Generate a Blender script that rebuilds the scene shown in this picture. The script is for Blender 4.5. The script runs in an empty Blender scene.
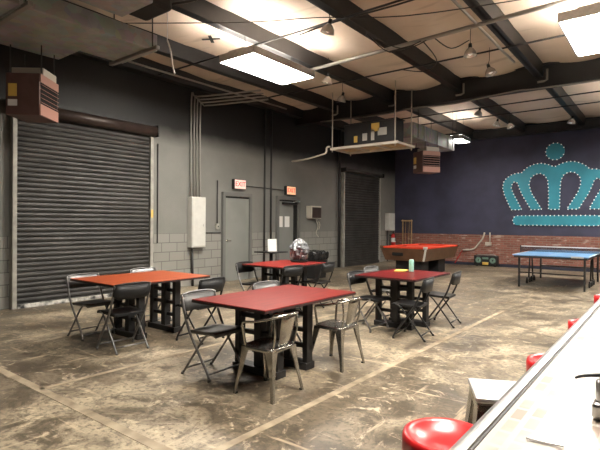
import bpy, bmesh, math, random
from mathutils import Vector, Matrix
random.seed(7)
PI = math.pi
SC = bpy.context.scene
COL = SC.collection

# ---------------------------------------------------------------- camera, world, exposure
F_PX, CAM_H, YAW, PITCH, ROLL = 476.0, 1.45, 0.6635, -0.0045, 0.0068
fw = Vector((-math.sin(YAW)*math.cos(PITCH), math.cos(YAW)*math.cos(PITCH), math.sin(PITCH)))
rt0 = Vector((math.cos(YAW), math.sin(YAW), 0)); up0 = rt0.cross(fw)
rt = rt0*math.cos(ROLL)+up0*math.sin(ROLL); up = rt.cross(fw)
cam_d = bpy.data.cameras.new('camera'); cam = bpy.data.objects.new('camera', cam_d); COL.objects.link(cam)
cam_d.sensor_width = 36; cam_d.lens = 36*F_PX/600; cam_d.clip_start = .05
M = Matrix.Identity(4)
for i in range(3):
    M[i][0] = rt[i]; M[i][1] = up[i]; M[i][2] = -fw[i]
M[2][3] = CAM_H
cam.matrix_world = M
SC.camera = cam
w = bpy.data.worlds.new('world'); SC.world = w; w.use_nodes = True
w.node_tree.nodes['Background'].inputs[0].default_value = (.5, .55, .6, 1)
w.node_tree.nodes['Background'].inputs[1].default_value = .05
SC.view_settings.view_transform = 'Standard'; SC.view_settings.look = 'None'
SC.view_settings.exposure = 0.18; SC.view_settings.gamma = 1; SC.view_settings.use_curve_mapping = False
LAMP_DOWN, LAMP_UP = 92.0, 14.0
LAMPS = [(-5.55, 6.2, 4.14), (-.80, 7.75, 4.12), (-5.1, 14.36, 4.0), (-.9, 3.0, 4.12), (-.2, 13.6, 4.12)]

# ---------------------------------------------------------------- materials
def nodes_of(m):
    m.use_nodes = True
    nt = m.node_tree
    return nt, nt.nodes['Principled BSDF']
def mat(name, c, rough=.6, metal=0., var=.0, scale=8., c2=None, bump=0., bscale=None, emit=0., spec=.5, trans=0., alpha=1., detail=4.):
    m = bpy.data.materials.new(name); nt, b = nodes_of(m)
    b.inputs['Base Color'].default_value = (*c, 1); b.inputs['Roughness'].default_value = rough
    b.inputs['Metallic'].default_value = metal; b.inputs['Specular IOR Level'].default_value = spec
    b.inputs['Transmission Weight'].default_value = trans; b.inputs['Alpha'].default_value = alpha
    if emit:
        b.inputs['Emission Color'].default_value = (*c, 1); b.inputs['Emission Strength'].default_value = emit
    tc = nt.nodes.new('ShaderNodeTexCoord')
    if var or c2:
        n = nt.nodes.new('ShaderNodeTexNoise'); n.inputs['Scale'].default_value = scale; n.inputs['Detail'].default_value = detail
        nt.links.new(tc.outputs['Object'], n.inputs['Vector'])
        r = nt.nodes.new('ShaderNodeValToRGB')
        a = c if c2 else tuple(max(0, x*(1-var)) for x in c); d = c2 if c2 else tuple(min(1, x*(1+var)) for x in c)
        r.color_ramp.elements[0].position = .35; r.color_ramp.elements[1].position = .65
        r.color_ramp.elements[0].color = (*a, 1); r.color_ramp.elements[1].color = (*d, 1)
        nt.links.new(n.outputs['Fac'], r.inputs['Fac']); nt.links.new(r.outputs['Color'], b.inputs['Base Color'])
    if bump:
        n2 = nt.nodes.new('ShaderNodeTexNoise'); n2.inputs['Scale'].default_value = bscale or scale*3
        nt.links.new(tc.outputs['Object'], n2.inputs['Vector'])
        bp = nt.nodes.new('ShaderNodeBump'); bp.inputs['Strength'].default_value = bump; bp.inputs['Distance'].default_value = .02
        nt.links.new(n2.outputs['Fac'], bp.inputs['Height']); nt.links.new(bp.outputs['Normal'], b.inputs['Normal'])
    return m
class NT:
    """small node builder"""
    def __init__(s, name):
        s.m = bpy.data.materials.new(name); s.nt, s.b = nodes_of(s.m)
    def n(s, t, **kw):
        x = s.nt.nodes.new('ShaderNode'+t)
        for k, v in kw.items():
            if k.startswith('_'): setattr(x, k[1:], v)
            else: x.inputs[k.replace('__', ' ')].default_value = v
        return x
    def l(s, a, b): s.nt.links.new(a, b)
    def ramp(s, fac, stops):
        r = s.nt.nodes.new('ShaderNodeValToRGB'); e = r.color_ramp.elements
        e[0].position, e[0].color = stops[0][0], (*stops[0][1], 1)
        e[1].position, e[1].color = stops[-1][0], (*stops[-1][1], 1)
        for p, c in stops[1:-1]:
            q = e.new(p); q.color = (*c, 1)
        s.l(fac, r.inputs['Fac']); return r.outputs['Color']
    def mix(s, fac, a, b, mode='MIX'):
        x = s.nt.nodes.new('ShaderNodeMix'); x.data_type = 'RGBA'; x.blend_type = mode
        for sock, v in ((x.inputs['Factor'], fac), (x.inputs[6], a), (x.inputs[7], b)):
            if hasattr(v, 'links'): s.l(v, sock)
            elif isinstance(v, tuple): sock.default_value = (*v, 1)
            else: sock.default_value = v
        return x.outputs[2]
    def noise(s, vec, scale, detail=5, rough=.6, dist=0.):
        x = s.n('TexNoise', Scale=scale, Detail=detail, Roughness=rough, Distortion=dist); s.l(vec, x.inputs['Vector']); return x.outputs['Fac']
    def math(s, op, a, b=None, c=None):
        x = s.nt.nodes.new('ShaderNodeMath'); x.operation = op
        for i, v in enumerate((a, b, c)):
            if v is None: continue
            if hasattr(v, 'links'): s.l(v, x.inputs[i])
            else: x.inputs[i].default_value = v
        return x.outputs[0]

def floor_mat():
    t = NT('stained_concrete'); tc = t.n('TexCoord'); v = tc.outputs['Object']
    big = t.noise(v, .55, 6, .65, .6)
    base = t.ramp(big, [(.34, (.105, .082, .055)), (.5, (.235, .190, .130)), (.64, (.47, .39, .275))])
    mid = t.noise(v, 2.3, 9, .74, .9)
    base = t.mix(t.ramp(mid, [(.42, (1, 1, 1)), (.54, (0, 0, 0))]), base, t.mix(.78, base, (.05, .036, .023)))
    sc = t.noise(v, 4.5, 8, .75, 1.8)
    base = t.mix(t.ramp(sc, [(.55, (0, 0, 0)), (.66, (.85, .85, .85))]), base, (.60, .50, .35))
    fine = t.noise(v, 22, 4, .7)
    base = t.mix(t.ramp(fine, [(.38, (.6,)*3), (.5, (0,)*3)]), base, (.055, .042, .029))
    # long scuffs, two directions
    for rot, s2 in ((.5, (7, .7, 1)), (-.9, (.8, 8, 1))):
        mp = t.n('Mapping'); mp.inputs['Rotation'].default_value = (0, 0, rot); mp.inputs['Scale'].default_value = s2
        t.l(v, mp.inputs['Vector'])
        st = t.noise(mp.outputs['Vector'], 1.3, 4, .6)
        base = t.mix(t.ramp(st, [(.63, (0, 0, 0)), (.70, (.6, .6, .6))]), base, (.56, .45, .31))
    t.l(base, t.b.inputs['Base Color'])
    rr = t.ramp(mid, [(.3, (.30,)*3), (.7, (.62,)*3)]); t.l(rr, t.b.inputs['Roughness'])
    bp = t.n('Bump', Strength=.15, Distance=.01); t.l(sc, bp.inputs['Height']); t.l(bp.outputs['Normal'], t.b.inputs['Normal'])
    return t.m
def block_mat():
    t = NT('painted_block_wall'); tc = t.n('TexCoord'); sx = t.n('SeparateXYZ'); t.l(tc.outputs['Object'], sx.inputs[0])
    cb = t.n('CombineXYZ'); t.l(sx.outputs['Y'], cb.inputs['X']); t.l(sx.outputs['Z'], cb.inputs['Y'])
    br = t.n('TexBrick', Scale=1., Mortar__Size=.007, Brick__Width=.4, Row__Height=.2)
    br.inputs['Color1'].default_value = (.255, .25, .225, 1); br.inputs['Color2'].default_value = (.225, .22, .198, 1)
    br.inputs['Mortar'].default_value = (.085, .083, .077, 1); br.inputs['Mortar Smooth'].default_value = .15
    t.l(cb.outputs[0], br.inputs['Vector'])
    nz = t.noise(tc.outputs['Object'], 1.6, 5)
    smooth = t.ramp(nz, [(.3, (.165, .165, .150)), (.7, (.20, .198, .180))])
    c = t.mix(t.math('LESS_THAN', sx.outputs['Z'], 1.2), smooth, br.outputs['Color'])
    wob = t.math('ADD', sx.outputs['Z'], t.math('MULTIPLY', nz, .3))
    c = t.mix(t.ramp(t.math('MULTIPLY', wob, .2), [(.655, (0,)*3), (.735, (1,)*3)]), c, (.008, .0078, .0075))  # shade above the lamps' cutoff, painted in as a fade to near-black
    t.l(c, t.b.inputs['Base Color']); t.b.inputs['Roughness'].default_value = .55
    bp = t.n('Bump', Strength=.3, Distance=.01); t.l(t.noise(tc.outputs['Object'], 40, 3), bp.inputs['Height']); t.l(bp.outputs['Normal'], t.b.inputs['Normal'])
    return t.m
def brick_mat():
    t = NT('old_red_brick'); tc = t.n('TexCoord'); sx = t.n('SeparateXYZ'); t.l(tc.outputs['Object'], sx.inputs[0])
    cb = t.n('CombineXYZ'); t.l(sx.outputs['X'], cb.inputs['X']); t.l(sx.outputs['Z'], cb.inputs['Y'])
    br = t.n('TexBrick', Scale=1., Mortar__Size=.008, Brick__Width=.22, Row__Height=.075)
    br.inputs['Color1'].default_value = (.28, .105, .075, 1); br.inputs['Color2'].default_value = (.18, .07, .05, 1)
    br.inputs['Mortar'].default_value = (.22, .16, .13, 1)
    t.l(cb.outputs[0], br.inputs['Vector'])
    mp = t.n('Mapping'); mp.inputs['Scale'].default_value = (2.2, 1, 9.); t.l(tc.outputs['Object'], mp.inputs['Vector'])
    wn = t.noise(mp.outputs['Vector'], 1.6, 3)
    c = t.mix(t.ramp(wn, [(.58, (0,)*3), (.66, (.75,)*3)]), br.outputs['Color'], (.42, .34, .30))
    t.l(c, t.b.inputs['Base Color']); t.b.inputs['Roughness'].default_value = .85
    bp = t.n('Bump', Strength=.5, Distance=.01); t.l(br.outputs['Fac'], bp.inputs['Height']); bp.invert = True; t.l(bp.outputs['Normal'], t.b.inputs['Normal'])
    return t.m
def counter_mat():
    t = NT('pale_brick_print_counter'); tc = t.n('TexCoord'); v = tc.outputs['Object']
    mp = t.n('Mapping'); mp.inputs['Rotation'].default_value = (0, 0, PI/2); t.l(v, mp.inputs['Vector'])
    br = t.n('TexBrick', Scale=1., Mortar__Size=.008, Brick__Width=.09, Row__Height=.042, Bias=-.35)
    br.inputs['Color1'].default_value = (.60, .53, .45, 1); br.inputs['Color2'].default_value = (.33, .21, .15, 1); br.inputs['Mortar'].default_value = (.62, .58, .52, 1)
    t.l(mp.outputs['Vector'], br.inputs['Vector'])
    nz = t.noise(v, 3.2, 4)
    c = t.mix(t.ramp(nz, [(.36, (0,)*3), (.52, (1,)*3)]), (.66, .62, .56), br.outputs['Color'])
    t.l(c, t.b.inputs['Base Color']); t.b.inputs['Roughness'].default_value = .28; t.b.inputs['Coat Weight'].default_value = .6
    return t.m
def tabletop_mat(name, c, dark):
    t = NT(name); tc = t.n('TexCoord'); v = tc.outputs['Object']
    mp = t.n('Mapping'); mp.inputs['Scale'].default_value = (9, 1.1, 1); t.l(v, mp.inputs['Vector'])
    g = t.noise(mp.outputs['Vector'], 3, 5)
    base = t.mix(t.ramp(g, [(.3, (0,)*3), (.7, (1,)*3)]), dark, c)
    ch = t.noise(v, 16, 3, .7)
    base = t.mix(t.ramp(ch, [(.70, (0,)*3), (.74, (.7,)*3)]), base, (.45, .20, .15))
    t.l(base, t.b.inputs['Base Color']); t.b.inputs['Roughness'].default_value = .36; t.b.inputs['Specular IOR Level'].default_value = .16
    return t.m
def cream_mat():
    t = NT('insulation_facing'); tc = t.n('TexCoord'); v = tc.outputs['Object']
    a = t.noise(v, .7, 4); c = t.ramp(a, [(.3, (.60, .49, .39)), (.7, (.72, .60, .49))])
    mp = t.n('Mapping'); mp.inputs['Scale'].default_value = (.5, 3, 1); t.l(v, mp.inputs['Vector'])
    s = t.noise(mp.outputs['Vector'], 1.2, 3)
    c = t.mix(t.ramp(s, [(.60, (0,)*3), (.68, (.45,)*3)]), c, (.36, .28, .21))
    t.l(c, t.b.inputs['Base Color']); t.b.inputs['Roughness'].default_value = .7
    return t.m
def galv_mat():
    t = NT('galvanised_duct'); tc = t.n('TexCoord'); v = tc.outputs['Object']
    vo = t.n('TexVoronoi', Scale=9.); t.l(v, vo.inputs['Vector'])
    c = t.ramp(t.noise(v, 2.5, 5), [(.3, (.27, .28, .27)), (.7, (.40, .41, .395))])
    c = t.mix(.15, c, vo.outputs['Color'], 'OVERLAY')
    t.l(c, t.b.inputs['Base Color']); t.b.inputs['Roughness'].default_value = .45; t.b.inputs['Metallic'].default_value = .25
    return t.m

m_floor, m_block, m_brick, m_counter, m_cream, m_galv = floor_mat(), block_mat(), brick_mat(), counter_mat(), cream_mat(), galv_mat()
m_navy = mat('navy_wall_paint', (.042, .044, .080), .7, var=.2, scale=1.5)
m_dkwall = mat('dark_wall_paint', (.10, .10, .095), .7, var=.15, scale=2)
m_steel_dk = mat('dark_painted_steel', (.014, .0135, .014), .5, var=.25, scale=3)
m_black = mat('black_metal', (.012, .012, .012), .45)
m_blackwood = mat('black_painted_wood', (.014, .013, .013), .55, var=.3, scale=12, bump=.1)
m_plastic = mat('black_plastic', (.013, .013, .0135), .45, spec=.35)
m_plastic_g = mat('grey_sheen_plastic', (.10, .098, .095), .36)  # grey chair plastic; on black chairs it puts reflected light into the colour
m_tube = mat('grey_steel_tube', (.20, .195, .19), .35, .7, var=.2, scale=20)
m_tube_dk = mat('dark_steel_tube', (.03, .03, .03), .4, .3)
m_raw = mat('brushed_gunmetal', (.40, .385, .35), .26, .95, var=.2, scale=10, bump=.05)
m_shutter = mat('dark_grey_shutter', (.034, .032, .029), .55, .1, var=.3, scale=3, bump=.05)
m_frame = mat('pale_grey_rail', (.34, .33, .29), .5, .2, var=.15)
m_barrel = mat('brown_barrel_hood', (.05, .034, .028), .4, .3, var=.2)
m_door = mat('grey_door_paint', (.21, .215, .198), .5, var=.06, scale=2)
m_doorfr = mat('grey_frame_paint', (.14, .14, .13), .5)
m_dark = mat('dark_gap', (.006, .006, .006), .9)
m_panel = mat('light_grey_enamel', (.55, .545, .50), .5, var=.05)
m_white = mat('white_paper', (.80, .80, .77), .7)
m_cream2 = mat('cream_plastic', (.52, .48, .40), .5)
m_chrome = mat('chrome', (.72, .71, .69), .12, 1.)
m_alu = mat('aluminium', (.62, .61, .59), .3, .9, var=.1, scale=15)
m_pipe = mat('grey_conduit', (.30, .285, .26), .45, .4)
m_pipe_dk = mat('dark_conduit', (.03, .029, .028), .5, .2)
m_pvc = mat('off_white_pipe', (.55, .50, .43), .5)
m_red = mat('red_vinyl', (.56, .012, .014), .28, spec=.6)
m_ext = mat('red_enamel', (.45, .015, .012), .3)
m_top_glare = tabletop_mat('glare_red_tabletop', (.46, .10, .03), (.31, .05, .018))  # red tabletop shifted to orange; lamp glare put into the colour
m_top2 = tabletop_mat('red_tabletop', (.25, .020, .014), (.14, .012, .010))
m_top_shade = tabletop_mat('shaded_red_tabletop', (.15, .012, .012), (.08, .008, .009))  # the red tabletop again, darkened; dimmer light put into the colour
m_edge = mat('worn_dark_edge', (.05, .015, .012), .6, c2=(.012, .01, .01), scale=20)
m_heat = mat('brown_enamel', (.115, .062, .052), .5, var=.12)
m_heat2 = mat('salmon_enamel', (.42, .22, .17), .5)
m_felt = mat('red_felt', (.62, .05, .016), .9, var=.08, scale=30)
m_wood = mat('walnut_wood', (.085, .040, .020), .35, c2=(.13, .065, .033), scale=5)
m_tan = mat('tan_wood', (.42, .28, .14), .5, var=.2, scale=10)
m_blue = mat('blue_table_paint', (.15, .33, .60), .3, var=.04)
m_teal = mat('turquoise_panel', (.030, .27, .36), .45, var=.10, scale=2)
m_bulb = mat('white_bulb', (.95, .93, .88), .3, emit=.25)
m_lamp = mat('lit_tube', (1, .95, .87), .5, emit=LAMP_DOWN)
m_lampup = mat('lit_uplight', (1, .90, .80), .5, emit=LAMP_UP)
m_glass = mat('pale_lamp_glass', (.78, .75, .71), .15, .5)
m_mint = mat('mint_can', (.30, .62, .52), .4)
m_yellow = mat('yellow_paper', (.70, .46, .10), .6)
m_green = mat('green_grille', (.13, .22, .17), .5, var=.3, scale=40)
m_bag = mat('clear_crinkled_plastic', (.22, .23, .235), .3, c2=(.06, .06, .065), scale=22, trans=.0, bump=.6, bscale=16)
m_binbag = mat('black_bin_liner', (.010, .010, .011), .25, bump=.5, bscale=14)
m_tape = mat('worn_pale_tape', (.42, .345, .24), .6, c2=(.26, .205, .14), scale=6)
m_exit_p = mat('exit_sign_face', (.85, .60, .52), .5, emit=.45)
m_exit_o = mat('exit_sign_face_warm', (.90, .52, .30), .5, emit=.55)
m_exit_r = mat('exit_letters', (.75, .02, .02), .5, emit=.8)
m_grey_b = mat('grey_bottle', (.30, .31, .30), .4)
m_rubber = mat('black_rubber', (.012, .012, .012), .7)
m_seatsheen = mat('lamp_sheen_steel', (.72, .71, .68), .42, .85, var=.1, scale=12)  # stool top lightened; the lamp's reflection is put into its colour
m_steelbrush = mat('brushed_stainless', (.50, .49, .47), .3, 1., var=.15, scale=14)
m_gap_daylight = mat('painted_gap_daylight', (.03, .03, .03), .7, c2=(.62, .60, .55), scale=9, detail=2)  # pale patches paint in daylight leaking under the shutter
m_soot = mat('black_tape', (.015, .014, .013), .7)
m_paint_k = mat('navy_side', (.02, .022, .04), .6)

# ---------------------------------------------------------------- mesh helpers
def Rz(a): return Matrix.Rotation(a, 4, 'Z')
def box(bm, c, s, rot=None, bev=0.):
    r = bmesh.ops.create_cube(bm, size=1)
    vs = r['verts']
    bmesh.ops.scale(bm, vec=s, verts=vs)
    if bev:
        es = list({e for v in vs for e in v.link_edges})
        rb = bmesh.ops.bevel(bm, geom=es, offset=bev, segments=2, affect='EDGES', profile=.5)
        vs = list({v for f in rb['faces'] for v in f.verts} | {v for v in vs if v.is_valid})
    if rot is not None: bmesh.ops.rotate(bm, cent=(0, 0, 0), matrix=rot, verts=vs)
    bmesh.ops.translate(bm, vec=c, verts=vs)
    return vs
def smooth_path(pts, k=4):
    P = [Vector(p) for p in pts]
    if len(P) < 3: return P
    out = []
    for i in range(len(P)-1):
        p0, p1, p2, p3 = P[max(i-1, 0)], P[i], P[i+1], P[min(i+2, len(P)-1)]
        for j in range(k):
            t = j/k
            out.append(.5*((2*p1)+(-p0+p2)*t+(2*p0-5*p1+4*p2-p3)*t*t+(-p0+3*p1-3*p2+p3)*t**3))
    out.append(P[-1]); return out
def tube(bm, pts, r, n=8, sm=0, closed=False):
    P = smooth_path(pts, sm) if sm else [Vector(p) for p in pts]
    R = r if isinstance(r, (list, tuple)) else [r]*len(P)
    if len(R) != len(P):
        R = [R[0]+(R[-1]-R[0])*i/(len(P)-1) for i in range(len(P))]
    rings = []; nrm = None
    for i, p in enumerate(P):
        if closed: t = (P[(i+1) % len(P)]-P[i-1])
        else: t = (P[min(i+1, len(P)-1)]-P[max(i-1, 0)])
        t.normalize()
        if nrm is None:
            a = Vector((0, 0, 1)) if abs(t.z) < .9 else Vector((1, 0, 0))
            nrm = t.cross(a).normalized()
        nrm = (nrm-t*nrm.dot(t)).normalized(); bn = t.cross(nrm)
        rings.append([bm.verts.new(p+(nrm*math.cos(2*PI*k/n)+bn*math.sin(2*PI*k/n))*R[i]) for k in range(n)])
    m = len(rings)
    for i in range(m if closed else m-1):
        a, b = rings[i], rings[(i+1) % m]
        for k in range(n):
            f = bm.faces.new((a[k], a[(k+1) % n], b[(k+1) % n], b[k])); f.smooth = True
    if not closed:
        bm.faces.new(rings[0][::-1]); bm.faces.new(rings[-1])
def lathe(bm, prof, n=24, c=(0, 0, 0), axis=None, sm=True):
    Mx = Matrix.Translation(c) @ (axis if axis is not None else Matrix.Identity(4))
    rings = []
    for r, z in prof:
        if r < 1e-6: rings.append([bm.verts.new(Mx @ Vector((0, 0, z)))])
        else: rings.append([bm.verts.new(Mx @ Vector((r*math.cos(2*PI*k/n), r*math.sin(2*PI*k/n), z))) for k in range(n)])
    for a, b in zip(rings, rings[1:]):
        for k in range(n):
            if len(a) == 1 and len(b) == 1: continue
            if len(a) == 1: vs = (a[0], b[(k+1) % n], b[k])
            elif len(b) == 1: vs = (a[k], a[(k+1) % n], b[0])
            else: vs = (a[k], a[(k+1) % n], b[(k+1) % n], b[k])
            f = bm.faces.new(vs); f.smooth = sm
def prism(bm, poly, Mx, depth):
    """poly 2D (x,y) extruded 0..depth along local z, placed by Mx"""
    a = [bm.verts.new(Mx @ Vector((x, y, 0))) for x, y in poly]
    b = [bm.verts.new(Mx @ Vector((x, y, depth))) for x, y in poly]
    n = len(poly)
    bm.faces.new(a[::-1]); bm.faces.new(b)
    for i in range(n): bm.faces.new((a[i], a[(i+1) % n], b[(i+1) % n], b[i]))
def prism_t(bm, poly, Mx, depth):
    """extruded concave outline, faces tessellated"""
    from mathutils.geometry import tessellate_polygon
    a = [bm.verts.new(Mx @ Vector((x, y, 0))) for x, y in poly]; b = [bm.verts.new(Mx @ Vector((x, y, depth))) for x, y in poly]; n = len(poly)
    for tri in tessellate_polygon([[Vector((x, y, 0)) for x, y in poly]]):
        bm.faces.new([a[i] for i in tri]); bm.faces.new([b[i] for i in tri[::-1]])
    for i in range(n): bm.faces.new((a[i], a[(i+1) % n], b[(i+1) % n], b[i]))
def fin(bm):
    bmesh.ops.recalc_face_normals(bm, faces=bm.faces)
def obj(name, bm, m, parent=None, loc=None, rotz=0.):
    fin(bm)
    me = bpy.data.meshes.new(name); bm.to_mesh(me); bm.free()
    me.materials.append(m)
    o = bpy.data.objects.new(name, me); COL.objects.link(o)
    if parent: o.parent = parent
    if loc is not None: o.location = loc
    if rotz: o.rotation_euler = (0, 0, rotz)
    return o
def NB(): return bmesh.new()
def tag(o, label, cat, group=None, kind=None):
    o['label'] = label; o['category'] = cat
    if group: o['group'] = group
    if kind: o['kind'] = kind
    return o
def thing(name, label, cat, loc=(0, 0, 0), rotz=0., group=None):
    o = bpy.data.objects.new(name, None); COL.objects.link(o); o.empty_display_size = .1
    o.location = loc; o.rotation_euler = (0, 0, rotz)
    return tag(o, label, cat, group)
def struct(name, bm, m, label, cat, parent=None):
    o = obj(name, bm, m, parent)
    if not parent: o['kind'] = 'structure'; o['label'] = label; o['category'] = cat
    return o
def dup(root, loc, rotz, label, group=None, mats=None):
    def cp(o, par):
        c = o.copy(); COL.objects.link(c)
        if par: c.parent = par
        for ch in o.children: cp(ch, c)
        return c
    r = cp(root, None); r.location = loc; r.rotation_euler = (0, 0, rotz); r['label'] = label
    if group: r['group'] = group
    return r
def BX(c, s, rot=None, bev=0.):
    b = NB(); box(b, c, s, rot, bev); return b
def TB(pts, r, n=8, sm=0):
    b = NB(); tube(b, pts, r, n, sm); return b
def LT(prof, n=24, c=(0, 0, 0), axis=None, sm=True):
    b = NB(); lathe(b, prof, n, c, axis, sm); return b
AX = Matrix.Rotation(PI/2, 4, 'Y')      # local z -> world x
AY = Matrix.Rotation(-PI/2, 4, 'X')     # local z -> world y

# ---------------------------------------------------------------- room shell
XW, YB, XR, YF, ZD = -8.6, 17.05, 4.6, -5.0, 4.78
struct('floor', BX(((XW+XR)/2, (YB+YF)/2, -.1), (XR-XW+.6, YB-YF+.6, .2)), m_floor, 'worn brown stained concrete warehouse floor', 'floor')
struct('wall_left', BX((XW-.15, (YB+YF)/2, 2.5), (.3, YB-YF+.6, 5.0)), m_block, 'grey painted block wall on the left with shade painted into its upper part', 'wall')
struct('wall_back', BX(((XW+XR)/2, YB+.15, 2.5), (XR-XW, .3, 5.0)), m_navy, 'dark navy end wall behind the games tables', 'wall')
struct('wall_right', BX((XR+.15, (YB+YF)/2, 2.5), (.3, YB-YF+.6, 5.0)), m_dkwall, 'dark wall on the right beyond the bar', 'wall')
struct('wall_front', BX(((XW+XR)/2, YF-.15, 2.5), (XR-XW, .3, 5.0)), m_dkwall, 'dark wall behind the viewer', 'wall')
struct('trim_1', BX(((XW+XR)/2, YB-.02, .54), (XR-XW-.02, .04, 1.08)), m_brick, 'old red brick lower band of the end wall', 'wall trim')
struct('baseboard_back', BX(((XW+XR)/2, YB-.05, .05), (XR-XW-.02, .02, .10)), m_paint_k, 'dark base strip at the foot of the brick band', 'baseboard')
# insulation deck, sagging between purlins
PUR = [-7.3+1.7*i for i in range(8)]
def deck():
    b = NB(); nx, ny = 104, 70
    g = []
    for j in range(ny+1):
        y = YF+(YB-YF)*j/ny; row = []
        for i in range(nx+1):
            x = XW+(XR-XW)*i/nx
            ph = ((x-PUR[0])/1.7) % 1.0
            z = ZD-.10*math.sin(PI*ph)**2*(.7+.3*math.sin(y*1.9+i*.0))-.012*math.sin(y*5.1+x*2)
            row.append(b.verts.new((x, y, z)))
        g.append(row)
    for j in range(ny):
        for i in range(nx):
            f = b.faces.new((g[j][i], g[j+1][i], g[j+1][i+1], g[j][i+1])); f.smooth = True
    box(b, ((XW+XR)/2, (YB+YF)/2, ZD+.16), (XR-XW+.6, YB-YF+.6, .1))
    return b
dk = struct('ceiling', deck(), m_cream, 'cream sagging insulation roof lining between dark purlins', 'ceiling')
TR = [2]
def trim(bm, m, label, cat='roof beam'):
    o = struct('trim_%d' % TR[0], bm, m, label, cat); TR[0] += 1; return o
def ibeam_y(b, x, z0, z1, wd):
    y0, y1 = YF+.01, YB-.01; yc, L = (y0+y1)/2, y1-y0
    box(b, (x, yc, (z0+z1)/2), (.03, L, z1-z0)); box(b, (x, yc, z0+.012), (wd, L, .024)); box(b, (x, yc, z1-.012), (wd, L, .024))
ords = ['leftmost', 'second', 'third', 'fourth', 'fifth', 'sixth', 'seventh', 'rightmost']
for i, x in enumerate(PUR):
    b = NB(); ibeam_y(b, x, 4.5, ZD, .15); box(b, (x+.03, (YB+YF)/2, 4.64), (.09, YB-YF-.02, .24))
    trim(b, m_steel_dk, 'dark roof purlin running to the end wall, %s counted from the left wall' % ords[i])
def rafter(y, z0, z1, dpt, label):
    b = NB(); xc, L = (XW+XR)/2, XR-XW-.02
    box(b, (xc, y, (z0+z1)/2), (L, .05, z1-z0)); box(b, (xc, y, z0+.015), (L, dpt, .03)); box(b, (xc, y, z1-.015), (L, dpt, .03))
    return trim(b, m_steel_dk, label)
rafter(10.86, 4.27, 4.76, .20, 'heavy dark main roof beam crossing the hall')
rafter(YB-.14, 4.40, 4.70, .2, 'dark end roof beam along the top of the navy wall')
rafter(-.6, 4.22, 4.56, .22, 'heavy dark roof beam behind the viewer')
def bench(y): # bridging rods
    return TB([(XW+.02, y, 4.485), (XR-.02, y, 4.485)], .016, 6)
for i, (y, lab) in enumerate(((5.94, 'thin dark bridging bar under the purlins, before the brightest lamp'), (8.62, 'thin dark bridging bar under the purlins, between the brightest lamp and the main beam'), (12.7, 'thin dark bridging bar just beyond the main beam'), (13.8, 'thin dark bridging bar nearest the end wall'), (2.6, 'thin dark bridging bar over the near tables'))):
    trim(bench(y), m_steel_dk, lab, 'bridging bar')
b = NB(); box(b, (XW+.11, (YB+YF)/2, 4.62), (.2, YB-YF-.05, .3)); trim(b, m_steel_dk, 'dark eave strut along the top of the left wall')
for i, x in enumerate(PUR[:6]):
    b = NB()
    tube(b, [(x+.17, 10.73, 4.62), (x+.17, 10.73, 4.40), (x+.11, 10.74, 4.38), (x-.01, 10.74, 4.38)], .022, 8)
    trim(b, m_pipe, 'pale bent brace strap on the main beam at the %s purlin from the left wall' % ords[i], 'beam brace')

# ---------------------------------------------------------------- doors and shutters (left wall)
def shutter(num, y0, y1, z1, label, gap_light=True):
    W_ = y1-y0; yc = (y0+y1)/2
    b = NB(); n = int(z1/.083); rows = []
    prof = []
    for i in range(n):
        for k, dx in ((0, .0), (.15, .013), (.5, .021), (.85, .013), (.97, .0)):
            prof.append((z1*(i+k)/n, dx))
    prof.append((z1, 0))
    pa = [b.verts.new((XW+.055+d, y0, z)) for z, d in prof]; pb = [b.verts.new((XW+.055+d, y1, z)) for z, d in prof]
    for i in range(len(prof)-1): b.faces.new((pa[i], pb[i], pb[i+1], pa[i+1]))
    box(b, (XW+.03, yc, z1/2), (.05, W_, z1))
    d = obj('door_%d' % num, b, m_shutter); d['kind'] = 'structure'; d['label'] = label; d['category'] = 'shutter door'
    for y in (y0-.035, y1+.035):
        r = NB(); box(r, (XW+.06, y, z1/2), (.12, .07, z1), bev=.006); obj('guide_rail', r, m_frame, d)
    h = NB(); hr = .105 if gap_light else .06; lathe(h, [(0, 0), (hr, 0), (hr, W_+.2), (0, W_+.2)], 20, (XW+.125, y0-.10, z1+.02+hr), AY); o = obj('barrel_hood', h, m_barrel if gap_light else m_shutter, d)
    for y in (y0-.11, y1+.11): obj('hood_bracket', BX((XW+.125, y, z1+.02+hr), (.22, .02, 2.3*hr)), m_steel_dk, d)
    if gap_light: obj('daylight_strip', BX((XW+.115, yc, .035), (.03, W_-.02, .065)), m_gap_daylight, d)  # strip carrying the painted daylight of the gap at the floor
    else: obj('bottom_bar', BX((XW+.105, yc, .06), (.03, W_-.02, .10)), m_shutter, d)
    return d
sh1 = shutter(1, 3.30, 5.84, 3.20, 'wide dark ribbed roll-up shutter behind the glare-toned red table')
obj('warning_sticker', BX((XW+.125, 5.84+.035, 1.62), (.006, .05, .16)), m_yellow, sh1)['label'] = 'yellow sticker on the shutter rail'
shutter(2, 13.25, 15.62, 3.12, 'dark ribbed roll-up shutter at the far end of the left wall', False)
def man_door(num, y0, y1, zt, label, ajar=False):
    yc = (y0+y1)/2
    b = NB(); box(b, (XW+.03, y0-.04, zt/2), (.10, .08, zt+.0), bev=.005); box(b, (XW+.03, y1+.04, zt/2), (.10, .08, zt), bev=.005); box(b, (XW+.03, yc, zt+.05), (.10, y1-y0+.16, .10), bev=.005)
    d = obj('door_%d' % num, b, m_doorfr); d['kind'] = 'structure'; d['label'] = label; d['category'] = 'door'
    obj('door_leaf', BX((XW+.02, yc, zt/2), (.03, y1-y0-.01, zt-.01)), m_door, d)
    obj('frame_gap', BX((XW+.034, yc, zt-.02), (.012, y1-y0, .04)), m_dark, d)
    return d
d1 = man_door(3, 7.98, 8.82, 2.09, 'grey steel door with a lever beside the electrical cabinet')
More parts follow.
